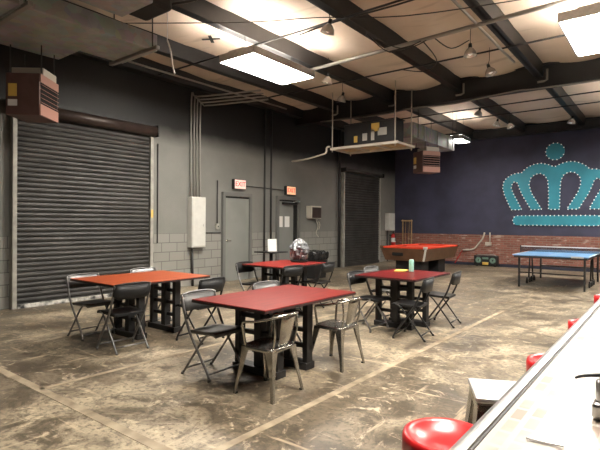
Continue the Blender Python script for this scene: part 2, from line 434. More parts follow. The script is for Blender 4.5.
b = NB(); tube(b, [(XW+.03, 8.06, 1.0), (XW+.085, 8.06, 1.0), (XW+.09, 8.14, 1.0)], .013, 8, 3); lathe(b, [(0, 0), (.03, 0), (.03, .012), (0, .012)], 14, (XW+.034, 8.06, 1.0), AX); obj('door_lever', b, m_chrome, d1)
d2 = man_door(4, 9.98, 10.84, 2.09, 'grey steel door with two white notices and a closer arm')
obj('dark_slot', BX((XW+.04, 10.72, 1.2), (.02, .16, 1.70)), m_dark, d2)
b = NB(); box(b, (XW+.10, 10.40, 1.99), (.07, .62, .06), bev=.01); obj('closer_body', b, m_black, d2)
b = NB(); tube(b, [(XW+.13, 10.5, 2.03), (XW+.20, 10.66, 2.06), (XW+.07, 10.80, 2.08)], .012, 6); box(b, (XW+.10, 10.77, 2.06), (.06, .14, .04)); obj('closer_arm', b, m_alu, d2)
tag(obj('paper_notice', BX((XW+.037, 10.06, 1.48), (.003, .21, .30)), m_white), 'white paper notice on the farther grey door, the left of two', 'notice', 'paper notices on the door')
tag(obj('paper_notice', BX((XW+.037, 10.36, 1.48), (.003, .21, .30)), m_white), 'white paper notice on the farther grey door, the right of two', 'notice', 'paper notices on the door')

# ---------------------------------------------------------------- left wall fittings
def text(body, size, m, parent, Mx):
    cu = bpy.data.curves.new('exit_letters', 'FONT'); cu.body = body; cu.size = size; cu.extrude = .003; cu.align_x = 'CENTER'; cu.align_y = 'CENTER'
    tmp = bpy.data.objects.new('letters_tmp', cu); COL.objects.link(tmp); bpy.context.view_layer.update()
    me = bpy.data.meshes.new_from_object(tmp.evaluated_get(bpy.context.evaluated_depsgraph_get()))
    bpy.data.objects.remove(tmp); bpy.data.curves.remove(cu)
    me.materials.clear(); me.materials.append(m); me.transform(Mx)
    o = bpy.data.objects.new('letters', me); COL.objects.link(o); o.parent = parent; return o
# text facing +x reading along +y
TXP = Matrix(((0, 0, 1, 0), (1, 0, 0, 0), (0, 1, 0, 0), (0, 0, 0, 1)))
for y, z, m, lab in ((8.44, 2.40, m_exit_p, 'lit red and white exit sign above the door with the lever'), (10.46, 2.36, m_exit_o, 'lit orange exit sign above the door with the two notices')):
    t = thing('exit_sign', lab, 'exit sign', (XW, y, z), 0, 'exit signs on the left wall')
    obj('housing', BX((.05, 0, 0), (.10, .40, .25), bev=.01), m_black, t); obj('lit_face', BX((.103, 0, 0), (.012, .37, .22)), m, t)
    text('EXIT', .17, m_exit_r, t, Matrix.Translation((.112, 0, 0)) @ TXP)
t = thing('electrical_cabinet', 'tall pale grey electrical cabinet on the wall with conduits above', 'electrical cabinet', (XW, 7.08, .88))
obj('cabinet_body', BX((.08, 0, .57), (.16, .40, 1.14), bev=.008), m_panel, t)
obj('cabinet_door', BX((.168, 0, .57), (.016, .36, 1.08), bev=.004), m_panel, t)
obj('latch', BX((.18, .14, .5), (.012, .03, .06)), m_alu, t)
for k, y in enumerate((6.93, 7.02, 7.10, 7.19)):
    b = NB(); tube(b, [(XW+.06, y, 2.02), (XW+.06, y, 4.20-.05*k), (XW+.12, y+.06, 4.27-.05*k), (XW+.35, y+.25, 4.30-.05*k), (XW+1.25, y+1.0, 4.44-.05*k)], .017, 8, 4)
    tag(obj('conduit', b, m_pipe), ['leftmost', 'second', 'third', 'rightmost'][k]+' of the grey conduits rising from the electrical cabinet', 'conduit', 'conduits above the electrical cabinet')
tag(obj('conduit', TB([(XW+.06, 6.97, .85), (XW+.06, 7.0, .005)], .028), m_pipe_dk), 'dark conduit from the electrical cabinet down to the floor', 'conduit')
tag(obj('conduit', TB([(XW+.03, 7.75, 1.40), (XW+.03, 7.75, 2.45)], .014), m_pipe_dk), 'thin conduit above the small switch box by the grey door', 'conduit')
t = thing('switch_box', 'small grey switch box beside the door with the lever', 'switch', (XW, 7.75, 1.30))
obj('box_body', BX((.03, 0, .05), (.06, .09, .14), bev=.006), m_frame, t); obj('toggle', BX((.066, 0, .05), (.012, .02, .03)), m_black, t)
for y, lab in ((9.42, 'left of the pair of dark pipes between the two grey doors'), (9.68, 'right of the pair of dark pipes between the two grey doors')):
    tag(obj('wall_pipe', TB([(XW+.03, y, .02), (XW+.03, y, 4.46)], .026), m_pipe_dk), lab, 'pipe', 'dark pipes between the doors')
tag(obj('wall_pipe', TB([(XW+.02, 6.08, 1.0), (XW+.02, 6.08, 3.1)], .012), m_pipe_dk), 'thin dark pipe on the wall just right of the wide shutter', 'pipe')
tag(obj('wall_pipe', TB([(XW+.09, 12.95, .02), (XW+.09, 12.95, 4.46)], .045), m_pipe_dk), 'thick dark pipe on the wall left of the far shutter', 'pipe')
tag(obj('conduit', TB([(-7.9, .8, 4.40), (-7.9, 6.0, 4.40), (-7.9, 9.5, 4.40)], .02), m_pipe), 'long pale conduit strung high along the left wall', 'conduit')
tag(obj('conduit', TB([(XW+.02, 7.34, 1.20), (XW+.02, 8.0-.12, 1.20)], .012), m_pipe_dk), 'thin dark conduit along the block course below the switch box', 'conduit')
tag(obj('conduit', TB([(XW+.02, 8.68, 2.38), (XW+.02, 10.24, 2.36)], .010), m_pipe_dk), 'thin dark conduit running along the wall between the exit signs', 'conduit')
t = thing('wall_speaker', 'square dark-faced box with cream sides on the wall, cable dangling below', 'wall box', (XW, 11.56, 1.77))
obj('box_shell', BX((.09, 0, 0), (.18, .52, .38), bev=.01), m_cream2, t); obj('dark_face', BX((.184, .02, -.01), (.02, .44, .32), bev=.004), m_barrel, t)
b = NB(); tube(b, [(XW+.05, 11.70, 1.59), (XW+.06, 11.82, 1.35), (XW+.04, 11.75, 1.15), (XW+.06, 11.85, 1.02)], .012, 6, 4); tube(b, [(XW+.05, 11.74, 1.59), (XW+.07, 11.90, 1.42), (XW+.05, 11.88, 1.25)], .010, 6, 4)
obj('dangling_cable', b, m_cream2, t).matrix_local = Matrix.Translation((-XW, -11.56, -1.77))
t = thing('meter_box', 'pale grey metal box on the wall right of the far shutter', 'wall box', (XW, 16.5, 1.18))
obj('box_body', BX((.08, 0, .33), (.16, .52, .66), bev=.01), m_panel, t); obj('box_door', BX((.165, 0, .33), (.012, .46, .58), bev=.003), m_panel, t); obj('latch', BX((.176, .17, .33), (.012, .03, .06)), m_alu, t)
tag(obj('conduit', TB([(XW+.06, 16.35, 1.18), (XW+.06, 16.35, .02)], .024), m_pipe_dk), 'dark conduit under the pale box right of the far shutter', 'conduit')
t = thing('fire_extinguisher', 'red fire extinguisher with white label hanging near the pool table', 'fire extinguisher', (XW+.16, 16.62, .60))
obj('cylinder', LT([(0, 0), (.085, 0), (.09, .02), (.09, .36), (.07, .43), (.03, .46), (0, .46)], 18), m_ext, t)
obj('label', LT([(.0915, .14), (.0915, .30)], 18), m_white, t)
b = NB(); box(b, (0, 0, .49), (.04, .04, .06)); tube(b, [(0, 0, .52), (.05, -.05, .55)], .012); tube(b, [(.02, 0, .48), (.10, -.03, .42), (.10, -.04, .18)], .012, 6, 3); obj('valve_and_hose', b, m_black, t)
obj('wall_hook', BX((-.12, 0, .40), (.10, .05, .05)), m_black, t)

# ---------------------------------------------------------------- back wall: crown emblem, hose, boom box, cue rack
def crown():
    cx, k = -2.98, .0073
    def P(u, v): return (cx+(u-265)*k, 1.42+(390-v)*.00795)
    outer = [(88, 325), (72, 292), (58, 262), (50, 232), (53, 208), (66, 190), (88, 177), (110, 171), (131, 171), (141, 160), (160, 147), (185, 138), (212, 136), (238, 142), (265, 154)]
    bottoms = [(265, 325), (243, 325), (243, 285), (242, 240), (239, 208), (228, 187), (208, 177), (186, 181), (169, 196), (163, 222), (174, 258), (194, 290), (216, 325),
               (172, 325), (155, 297), (137, 268), (123, 238), (115, 214), (103, 206), (92, 213), (88, 232), (96, 256), (115, 290), (133, 325)]
    mir = lambda L: [(530-u, v) for u, v in L]
    poly = outer + mir(outer)[::-1][1:] + mir(bottoms)[::-1][:-1] + bottoms[1:]
    t = thing('crown_emblem', 'large turquoise crown emblem edged with white bulbs on the navy wall', 'wall emblem', (0, 0, 0))
    MX = Matrix(((1, 0, 0, 0), (0, 0, -1, YB-.002), (0, 1, 0, 0), (0, 0, 0, 1)))   # (x,z) polygon, extruded towards -y
    def dens(pl, step):
        out = []
        for i in range(len(pl)):
            a, b2 = Vector(pl[i]), Vector(pl[(i+1) % len(pl)]); out.append(a); 
        return out
    pw = [P(u, v) for u, v in poly]
    b = NB(); prism_t(b, pw, MX, .045); obj('crown_arches', b, m_teal, t)
    ball = [P(267+37*math.cos(a*PI/16), 92+37*.92*math.sin(a*PI/16)) for a in range(32)]
    b = NB(); prism(b, ball, MX, .045); obj('crown_orb', b, m_teal, t)
    bar = [P(115+20*math.cos(PI/2+a*PI/10), 370+20*math.sin(PI/2+a*PI/10)) for a in range(11)] + [P(425+20*math.cos(-PI/2+a*PI/10), 370+20*math.sin(-PI/2+a*PI/10)) for a in range(11)]
    b = NB(); prism(b, bar, MX, .045); obj('crown_band', b, m_teal, t)
    spots = []
    for pl, st in ((ball, .122), (pw, .112), (bar, .122)):
        acc = 0
        for i in range(len(pl)):
            a, c = Vector(pl[i]), Vector(pl[(i+1) % len(pl)]); L = (c-a).length; d = st-acc
            while d <= L:
                spots.append(a+(c-a)*(d/L)); d += st
            acc = L-(d-st)
    proto = None; rest = NB(); n = 0
    spots.sort(key=lambda p: (p.x > -1.70, abs(p.x+1.7)))
    for p in spots:
        if n < 100:
            if proto is None:
                b = NB(); bmesh.ops.create_icosphere(b, subdivisions=2, radius=.019)
                for f in b.faces: f.smooth = True
                proto = obj('bulb', b, m_bulb, t, (p.x, YB-.055, p.y))
            else:
                o = proto.copy(); COL.objects.link(o); o.location = (p.x, YB-.055, p.y)
            n += 1
        else:
            r = bmesh.ops.create_icosphere(rest, subdivisions=2, radius=.019); bmesh.ops.translate(rest, vec=(p.x, YB-.055, p.y), verts=r['verts'])
    obj('more_bulbs', rest, m_bulb, t)['kind'] = 'stuff'
    return t
crown()
t = thing('boom_box', 'black boom box with two green speakers leaning at the brick wall foot', 'boom box', (-5.03, YB-.20, 0))
obj('body', BX((0, 0, .20), (.78, .18, .34), bev=.02), m_black, t)
for s in (-1, 1):
    sp = obj('speaker_cone', LT([(0, -.005), (.04, .0), (.088, .02), (.098, .012), (.098, 0)], 20, (.24*s, -.092, .21), Matrix.Rotation(PI/2, 4, 'X')), m_green, t)
obj('yellow_panel', BX((0, -.096, .10), (.20, .012, .10), bev=.004), m_yellow, t); obj('tuner_panel', BX((0, -.095, .28), (.20, .01, .07)), m_green, t)
for s in (-1, 1): obj('foot', BX((.3*s, 0, .015), (.06, .12, .03)), m_rubber, t)
obj('handle', TB([(-.3, 0, .36), (-.3, 0, .40), (.3, 0, .40), (.3, 0, .36)], .012, 6), m_alu, t)
b = NB(); tube(b, [(-5.13, YB-.07, 1.16), (-5.2, YB-.07, .95), (-5.38, YB-.08, .70), (-5.50, YB-.08, .58), (-5.68, YB-.08, .53), (-5.88, YB-.08, .53)], .026, 8, 4)
tag(obj('pipe', b, m_pvc), 'off-white pipe curving down the brick wall beside the boom box', 'pipe')
b = NB(); tube(b, [(-5.88, YB-.08, .53), (-5.95, YB-.08, .42), (-6.12, YB-.08, .12), (-6.16, YB-.08, .05)], .016, 6, 3); tag(obj('hose', b, m_ext), 'thin red hose hanging from the off-white pipe end', 'hose')
t = thing('wall_outlet', 'pale outlet box with short riser pipe on the brick wall', 'outlet', (-4.98, YB-.045, .74))
obj('outlet_box', BX((-.02, -.04, .03), (.20, .07, .12), bev=.008), m_pvc, t); obj('riser', TB([(.03, -.03, .09), (.03, -.03, .42)], .022), m_pvc, t)
t = thing('cue_rack', 'wooden cue rack standing against the corner behind the pool table', 'cue rack', (-8.02, YB-.19, 0))
obj('rack_base', BX((0, 0, .04), (.40, .24, .08), bev=.01), m_wood, t)
for x in (-.18, .18): obj('rack_post', BX((x, .08, .84), (.04, .04, 1.52), bev=.006), m_tan, t)
obj('rack_top', BX((0, .06, 1.56), (.42, .08, .05), bev=.006), m_tan, t)
for i, x in enumerate((-.10, -.03, .05, .11)):
    tag(obj('pool_cue', TB([(-8.02+x, YB-.23, .082), (-8.02+x, YB-.155, 1.53)], [.016, .007], 8), m_tan if i % 2 else m_wood), 'pool cue standing in the rack in the corner, %s from the left' % ['first', 'second', 'third', 'fourth'][i], 'cue', 'cues in the corner rack')

# ---------------------------------------------------------------- pool table, ping-pong table
t = thing('pool_table', 'brown wooden pool table with red felt and white corner trims', 'pool table', (-5.84, 13.3, 0))
W2, L2 = .665, 1.22
def taper(b, w0, l0, z0, w1, l1, z1):
    a = [b.verts.new((x*w0, y*l0, z0)) for x, y in ((-1, -1), (1, -1), (1, 1), (-1, 1))]; c = [b.verts.new((x*w1, y*l1, z1)) for x, y in ((-1, -1), (1, -1), (1, 1), (-1, 1))]
    b.faces.new(a[::-1]); b.faces.new(c)
    for i in range(4): b.faces.new((a[i], a[(i+1) % 4], c[(i+1) % 4], c[i]))
b = NB(); taper(b, W2-.10, L2-.10, .42, W2, L2, .76); obj('cabinet', b, m_wood, t)
b = NB()
for s in (-1, 1): box(b, (s*(W2-.05), 0, .785), (.12, 2*L2+.02, .05), bev=.012); box(b, (0, s*(L2-.05), .785), (2*W2-.16, .12, .05), bev=.012)
obj('rail', b, m_felt, t)
obj('felt_bed', BX((0, 0, .762), (2*W2-.2, 2*L2-.2, .01)), m_felt, t)
for sx in (-1, 1):
    for sy in (-1, 1):
        c = NB(); box(c, (sx*(W2-.060), sy*(L2-.060), .59), (.05, .05, .34), Matrix.Rotation(-.28*sy, 4, 'X') @ Matrix.Rotation(.28*sx, 4, 'Y'), .01); box(c, (sx*(W2-.02), sy*(L2-.02), .79), (.10, .10, .07), None, .012)
        o = obj('corner_trim', c, m_panel if (sx, sy) == (1, -1) else m_wood, t)
        if (sx, sy) == (1, -1): o['label'] = 'white corner trim'
for sx in (-1, 1):
    for sy in (-1, 0, 1): obj('pocket', LT([(0, 0), (.055, 0), (.06, .006), (.05, .012)], 14, (sx*(W2-.13), sy*(L2-.13), .768)), m_dark, t)
obj('ball_return', BX((-.18, -L2+.045, .60), (.34, .06, .10), bev=.03), m_dark, t)
for sy in (-1, 1): obj('pedestal', BX((0, sy*.62, .22), (.78, .52, .44), bev=.02), m_blackwood, t)
t = thing('ping_pong_table', 'blue folding ping-pong table on wheels in front of the crown wall', 'table tennis table', (-2.14, 13.05, 0))
for s, nm in ((-1, 'half'), (1, 'half')):
    tp = obj('tabletop_half', BX((0, s*.69, .75), (1.52, 1.37, .022), bev=.004), m_blue, t)
    b = NB()
    for sx in (-.754, .754): box(b, (sx, s*.69, .762), (.02, 1.37, .002))
    box(b, (0, s*1.365, .762), (1.52, .02, .002)); box(b, (0, s*.69, .7622), (.006, 1.34, .002)); obj('white_line', b, m_white, tp)
    b = NB(); box(b, (0, s*1.34, .715), (1.46, .03, .05)); box(b, (0, s*.06, .715), (1.46, .03, .05)); box(b, (.72, s*.69, .715), (.03, 1.3, .05)); box(b, (-.72, s*.69, .715), (.03, 1.3, .05)); obj('apron', b, m_black, t)
    for sx in (-.66, .66):
        obj('leg', BX((sx, s*1.16, .35), (.04, .04, .70)), m_black, t)
        f = NB(); tube(f, [(sx, s*.10, .70), (sx, s*.22, .12)], .018); box(f, (sx, s*.24, .13), (.03, .34, .03)); obj('wheel_strut', f, m_black, t)
        for q in (.10, .38): obj('caster', LT([(0, -.018), (.055, -.018), (.06, -.01), (.06, .01), (.055, .018), (0, .018)], 16, (sx, s*q, .06), AX), m_rubber, t)
    obj('cross_bar', BX((0, s*1.16, .34), (1.30, .025, .03)), m_black, t)
b = NB(); box(b, (0, 0, .90), (1.80, .008, .02)); obj('net_tape', b, m_white, t)
m_net = mat('dark_net', (.03, .035, .05), .8, alpha=.45)
obj('net', BX((0, 0, .835), (1.80, .004, .13)), m_net, t)
for sx in (-1, 1): obj('net_post', BX((.90*sx, 0, .81), (.025, .025, .22)), m_black, t)
for sx in (-1, 1): obj('net_clamp', BX((.82*sx, 0, .73), (.16, .05, .05)), m_black, t)
b = NB(); box(b, (.55, -1.378, .745), (.24, .004, .03)); obj('maker_plate', b, m_alu, t)

# ---------------------------------------------------------------- red tables
def panel_mesh():
    """trestle ladder panel in the XZ plane: three posts, rungs"""
    b = NB(); Wd, H = .56, .695
    for x, wx in ((-Wd/2+.03, .06), (.02, .085), (Wd/2-.03, .06)): box(b, (x, 0, H/2), (wx, .09, H), bev=.004)
    for z in (.05, .22, .38, .54, .665): box(b, (0, .012, z), (Wd, .05, .042), bev=.004)
    box(b, (0, 0, .035), (Wd+.02, .14, .07), bev=.006)
    return b
pm = None
def red_table(x0, x1, y0, y1, m, label, ps):
    global pm
    cx, cy = (x0+x1)/2, (y0+y1)/2
    t = thing('red_table', label, 'table', (cx, cy, 0), 0, 'red square tables on ladder trestles')
    b = NB(); box(b, (0, 0, .722), (x1-x0, y1-y0, .030), bev=.004); obj('tabletop', b, m, t)
    b = NB()
    W_, D_ = x1-x0, y1-y0
    for s in (-1, 1):
        box(b, (s*(W_/2), 0, .718), (.006, D_, .022)); box(b, (0, s*(D_/2), .718), (W_, .006, .022))
    obj('edge_band', b, m_edge, t)
    for px, py in ps:
        if pm is None: o = obj('ladder_trestle', panel_mesh(), m_blackwood, t); pm = o.data
        else:
            o = bpy.data.objects.new('ladder_trestle', pm); COL.objects.link(o); o.parent = t
        o.location = (px-cx, py-cy, 0)
    b = NB(); box(b, (ps[0][0]-cx+.02, 0, .665), (.05, ps[1][1]-ps[0][1], .045)); obj('stretcher', b, m_blackwood, t)
    return t
red_table(-5.92, -4.87, 2.92, 4.28, m_top_glare, 'red square table, top toned orange-red by painted glare, on black ladder trestles before the wide shutter', [(-5.43, 3.43), (-5.40, 3.95)])
red_table(-3.50, -2.59, 2.86, 4.26, m_top2, 'nearest large red square table on black ladder trestles, gunmetal armchairs at it', [(-3.14, 3.38), (-3.10, 3.78)])
red_table(-3.46, -2.56, 5.66, 6.86, m_top_shade, 'red square table, top toned maroon by painted shade, with a mint-coloured can on it', [(-3.06, 6.08), (-2.98, 6.38)])
red_table(-5.88, -4.90, 5.82, 7.08, m_top2, 'farthest red square table, before the grey doors, clear bundle on it', [(-5.43, 6.25), (-5.43, 6.76)])

# ---------------------------------------------------------------- folding chairs (face +x, origin on floor under the seat centre)
def fold_chair(label, m_back, m_seat, m_t):
    t = thing('folding_chair', label, 'folding chair', (0, 0, 0), 0, 'black folding chairs at the red tables')
    H = .215
    b = NB(); n = 14                                    # seat: slab dished, rounded front
    def sp(u, v):  # u 0..1 back->front, v -1..1
        x = -.15+.37*u; wv = .20-.02*(1-u); z = .425+.018*u-.012*math.sin(PI*u)*(1-v*v)
        if u > .9: z -= (u-.9)*.15
        return (x, v*wv, z)
    top = [[b.verts.new(sp(i/10, -1+2*j/8)) for j in range(9)] for i in range(11)]
    bot = [[b.verts.new((top[i][j].co.x, top[i][j].co.y*.98, top[i][j].co.z-.028)) for j in range(9)] for i in range(11)]
    for i in range(10):
        for j in range(8):
            f = b.faces.new((top[i][j], top[i+1][j], top[i+1][j+1], top[i][j+1])); f.smooth = True
            b.faces.new((bot[i][j], bot[i][j+1], bot[i+1][j+1], bot[i+1][j]))
    for i in range(10):
        b.faces.new((top[i][0], bot[i][0], bot[i+1][0], top[i+1][0])); b.faces.new((top[i][8], top[i+1][8], bot[i+1][8], bot[i][8]))
    for j in range(8):
        b.faces.new((top[0][j], top[0][j+1], bot[0][j+1], bot[0][j])); b.faces.new((top[10][j], bot[10][j], bot[10][j+1], top[10][j+1]))
    obj('seat', b, m_seat, t)
    b = NB()                                            # backrest: curved panel with rounded ends
    cols = []
    for j in range(17):
        v = -1+2*j/16; a = abs(v); hh = .080*(1-max(0, a-.72)**2*7); xo = -.190-.035*(1-v*v)
        col = []
        for (dz, dx) in ((-1, .006), (1, -.018)):
            z = .675+dz*hh
            xx = xo+dx
            col.append((xx, v*.225, z))
        cols.append([b.verts.new((col[0][0]+.010, col[0][1], col[0][2])), b.verts.new((col[1][0]+.010, col[1][1], col[1][2])), b.verts.new((col[1][0]-.010, col[1][1], col[1][2])), b.verts.new((col[0][0]-.010, col[0][1], col[0][2]))])
    for j in range(16):
        for k in range(4):
            f = b.faces.new((cols[j][k], cols[j][(k+1) % 4], cols[j+1][(k+1) % 4], cols[j+1][k])); f.smooth = k in (0, 2)
    b.faces.new(cols[0]); b.faces.new(cols[-1][::-1])
    obj('backrest', b, m_back, t)
    for s in (-1, 1):
        b = NB(); tube(b, [(-.212, s*H, .755), (-.190, s*H, .67), (-.10, s*(H+.005), .43), (.13, s*(H+.005), .10), (.17, s*(H+.005), .014)], .0125, 8, 3)
        tube(b, [(.166, s*(H+.005), .0), (.172, s*(H+.005), .03)], .016, 8); obj('front_leg', b, m_t, t)
        b = NB(); tube(b, [(.15, s*(H-.025), .43), (.06, s*(H-.025), .37), (-.20, s*(H-.025), .03), (-.222, s*(H-.025), .008)], .011, 8, 3)
        tube(b, [(-.226, s*(H-.025), .0), (-.21, s*(H-.025), .022)], .015, 8); obj('rear_leg', b, m_t, t)
    obj('front_bar', TB([(.145, -H, .060), (.145, H, .060)], .010), m_t, t)
    obj('rear_bar', TB([(-.175, -H+.025, .065), (-.175, H-.025, .065)], .010), m_t, t)
    obj('top_bar', TB([(-.212, -H, .752), (-.238, -.1, .766), (-.238, .1, .766), (-.212, H, .752)], .011, 8, 3), m_back, t)
    return t
FC = fold_chair('', m_plastic, m_plastic, m_tube)
FG = fold_chair('', m_plastic_g, m_plastic_g, m_tube)
FD = fold_chair('', m_plastic, m_plastic, m_tube_dk)
chairs = [ # x, y, rot, prototype, label
 (-5.80, 3.14, .05, FG, 'folding chair, pale sheen coloured into its back, at the left corner of the glare-toned red table, nearest the shutter rail'),
 (-5.92, 4.10, .02, FG, 'folding chair behind the glare-toned red table, only its back top, pale sheen coloured in, showing above it'),
 (-4.95, 3.05, PI-.05, FC, 'black folding chair tucked into the near side of the glare-toned red table'),
 (-4.62, 3.90, PI+.1, FD, 'black folding chair between the orange-red table and the nearest red table, curved back showing'),
 (-3.47, 3.10, .05, FG, 'grey folding chair at the left corner of the nearest red table'),
 (-3.46, 4.07, .0, FG, 'folding chair behind the nearest red table, only its pale top edge showing'),
 (-3.30, 5.78, -.05, FC, 'black folding chair at the left corner of the shade-toned red table'),
 (-3.52, 6.60, .0, FG, 'folding chair at the far left side of the shade-toned red table behind the yellow paper'),
 (-2.62, 5.70, PI+.12, FD, 'black folding chair in front of the shade-toned red table with its back to the viewer'),
 (-2.62, 6.70, PI+.10, FD, 'black folding chair at the right end of the shade-toned red table, nearer the pool table'),
 (-5.58, 5.88, .05, FC, 'black folding chair at the left corner of the farthest red table'),
 (-4.96, 5.94, PI-.1, FD, 'black folding chair at the near side of the farthest red table, beside its trestle'),
 (-4.90, 6.80, PI+.1, FD, 'black folding chair at the farthest red table, in front of the bin')]
used = set()
for x, y, r, p, lab in chairs:
    if p not in used:
        used.add(p); p.location = (x, y, 0); p.rotation_euler = (0, 0, r); p['label'] = lab
    else: dup(p, (x, y, 0), r, lab)

# ---------------------------------------------------------------- gunmetal armchairs (face +x)
def armchair(label):
    t = thing('metal_armchair', label, 'metal armchair', (0, 0, 0), 0, 'gunmetal armchairs at the nearest table')
    def rr(w, d, r, z, n=6, x0=0.):
        out = []
        for cx, cy, a0 in ((w-r, d-r, 0), (-w+r, d-r, PI/2), (-w+r, -d+r, PI), (w-r, -d+r, 1.5*PI)):
            for k in range(n+1): out.append((x0+cx+r*math.cos(a0+PI/2*k/n), cy+r*math.sin(a0+PI/2*k/n), z))
        return out
    b = NB()
    L = [rr(.12, .12, .08, .438), rr(.165, .165, .09, .442), rr(.185, .185, .085, .450), rr(.19, .19, .085, .445), rr(.188, .188, .085, .415)]
    V = [[b.verts.new(p) for p in l] for l in L]; n = len(V[0])
    b.faces.new(V[0])
    for a, c in zip(V, V[1:]):
        for k in range(n):
            f = b.faces.new((a[k], a[(k+1) % n], c[(k+1) % n], c[k])); f.smooth = True
    obj('seat', b, m_raw, t)
    for sx in (-1, 1):
        for sy in (-1, 1):
            b = NB(); secs = []
            for q, z in ((0, .435), (.12, .40), (.35, .28), (.7, .13), (1, .0)):
                off = .160+.055*q**1.4; wd = .066*(1-q)**2.6+.009
                cx, cy = sx*off, sy*off
                secs.append([b.verts.new((cx+sx*.020, cy-sy*wd, z)), b.verts.new((cx+sx*.020, cy+sy*.020, z)), b.verts.new((cx-sx*wd, cy+sy*.020, z)),
                             b.verts.new((cx-sx*wd, cy+sy*.012, z)), b.verts.new((cx+sx*.008, cy+sy*.008, z)), b.verts.new((cx+sx*.012, cy-sy*wd, z))])
            for a, c in zip(secs, secs[1:]):
                for k in range(6): b.faces.new((a[k], a[(k+1) % 6], c[(k+1) % 6], c[k]))
            b.faces.new(secs[0]); b.faces.new(secs[-1][::-1])
            lg = obj('leg', b, m_raw, t)
            b = NB(); box(b, (sx*.216, sy*.216, .008), (.03, .03, .016), bev=.004); obj('rubber_foot', b, m_rubber, lg)
    arm = [(.13, .180, .45), (.135, .195, .52), (.135, .22, .645), (.09, .235, .675), (-.02, .235, .69), (-.15, .205, .72), (-.25, .10, .75), (-.272, 0, .755)]
    arm = arm + [(x, -y, z) for x, y, z in arm[::-1][1:]]
    obj('arm_rail', TB(arm, .0125, 8, 4), m_raw, t)
    b = NB(); rows = []
    for i in range(7):
        q = i/6; z = .45+.30*q; xo = -.175-.092*q
        rows.append([(xo+.022*((-1+2*j/8)**2)*(.4+q), (.075+.04*q)*(-1+2*j/8), z) for j in range(9)])
    fr = [[b.verts.new(p) for p in r] for r in rows]; bk = [[b.verts.new((p[0]-.004, p[1], p[2])) for p in r] for r in rows]
    for i in range(6):
        for j in range(8):
            f = b.faces.new((fr[i][j], fr[i][j+1], fr[i+1][j+1], fr[i+1][j])); f.smooth = True; f = b.faces.new((bk[i][j], bk[i+1][j], bk[i+1][j+1], bk[i][j+1])); f.smooth = True
        b.faces.new((fr[i][0], fr[i+1][0], bk[i+1][0], bk[i][0])); b.faces.new((fr[i][8], bk[i][8], bk[i+1][8], fr[i+1][8]))
    for j in range(8): b.faces.new((fr[0][j], bk[0][j], bk[0][j+1], fr[0][j+1])); b.faces.new((fr[6][j], fr[6][j+1], bk[6][j+1], bk[6][j]))
    obj('back_splat', b, m_raw, t)
    for s in (-1, 1): obj('back_strut', TB([(-.165, s*.15, .44), (-.20, s*.165, .58), (-.19, s*.17, .73)], .009, 6, 3), m_raw, t)
    return t
AC = armchair('gunmetal armchair nearest the viewer at the near corner of the nearest red table')
AC.location = (-2.72, 3.06, 0); AC.rotation_euler = (0, 0, PI+.05); AC.scale = (.92, .92, .92)
dup(AC, (-2.72, 4.10, 0), PI+.0, 'gunmetal armchair at the right corner of the nearest red table')

# ---------------------------------------------------------------- things on and around the tables
t = thing('drink_can', 'tall mint-green can on the shade-toned red table', 'can', (-3.05, 6.60, .737))
obj('can_body', LT([(0, 0), (.032, 0), (.036, .008), (.036, .165), (.030, .178), (0, .178)], 20), m_mint, t); obj('can_lid', LT([(.030, .178), (.031, .183), (.022, .181), (0, .181)], 20), m_alu, t)
tag(obj('yellow_paper', BX((-3.20, 6.56, .744), (.16, .30, .012), Rz(.3)), m_yellow), 'yellow folded paper lying beside the mint can', 'paper')
t = thing('wrapped_bundle', 'silvery clear plastic-wrapped bundle on the farthest red table', 'bundle', (-5.36, 6.84, .737))
b = NB(); bmesh.ops.create_icosphere(b, subdivisions=4, radius=1)
for v in b.verts:
    p = v.co.copy(); k = 1+.07*math.sin(9*p.x+5*p.z)+.06*math.sin(11*p.y-7*p.z)+.05*math.sin(17*p.z+6*p.x)
    sh = 1.0 if p.z < .2 else 1-.25*(p.z-.2)
    v.co = Vector((p.x*.175*k*sh, p.y*.175*k*sh, .22+p.z*.205*(1+.03*math.sin(8*p.x))))
for f in b.faces: f.smooth = False
obj('plastic_wrap', b, m_bag, t)
obj('dark_tray', LT([(0, 0), (.15, 0), (.165, .03), (.155, .034), (.14, .012), (0, .012)], 24), m_black, t)
b = NB()
for k in range(7):
    a = k*.9; tube(b, [(.145*math.cos(a), .145*math.sin(a), .05), (.172*math.cos(a+.2), .172*math.sin(a+.2), .21), (.09*math.cos(a+.5), .09*math.sin(a+.5), .38), (0, 0, .425)], .006, 6, 3)
obj('wrap_fold', b, m_alu, t)
t = thing('trash_bin', 'black trash bin with a ruffled liner behind the farthest red table', 'trash bin', (-7.45, 10.1, 0))
b = NB(); taper(b, .24, .24, .01, .29, .29, .66); obj('bin_body', b, m_plastic, t)
b = NB(); rings = []
for z, k in ((.52, 1.03), (.66, 1.07), (.70, 1.0)):
    ring = []
    for i in range(60):
        a = 2*PI*i/60; c, s = math.cos(a), math.sin(a); q = .29/max(abs(c), abs(s)); wv = 1+.03*math.sin(i*2.6)
        ring.append(b.verts.new((c*q*k*wv, s*q*k*wv, z+.022*math.sin(i*1.9)+.01*math.sin(i*.7))))
    rings.append(ring)
for a, c in zip(rings, rings[1:]):
    for i in range(60): b.faces.new((a[i], a[(i+1) % 60], c[(i+1) % 60], c[i]))
b.faces.new(rings[-1]); obj('bin_liner', b, m_binbag, t)
t = thing('pedestal_table', 'small dark pedestal table holding a white sign by the grey door', 'side table', (-7.62, 8.62, 0))
obj('table_top', BX((0, 0, .742), (.58, .58, .025), bev=.006), m_blackwood, t); obj('column', LT([(0, .03), (.045, .03), (.04, .1), (.04, .73), (0, .73)], 16), m_black, t)
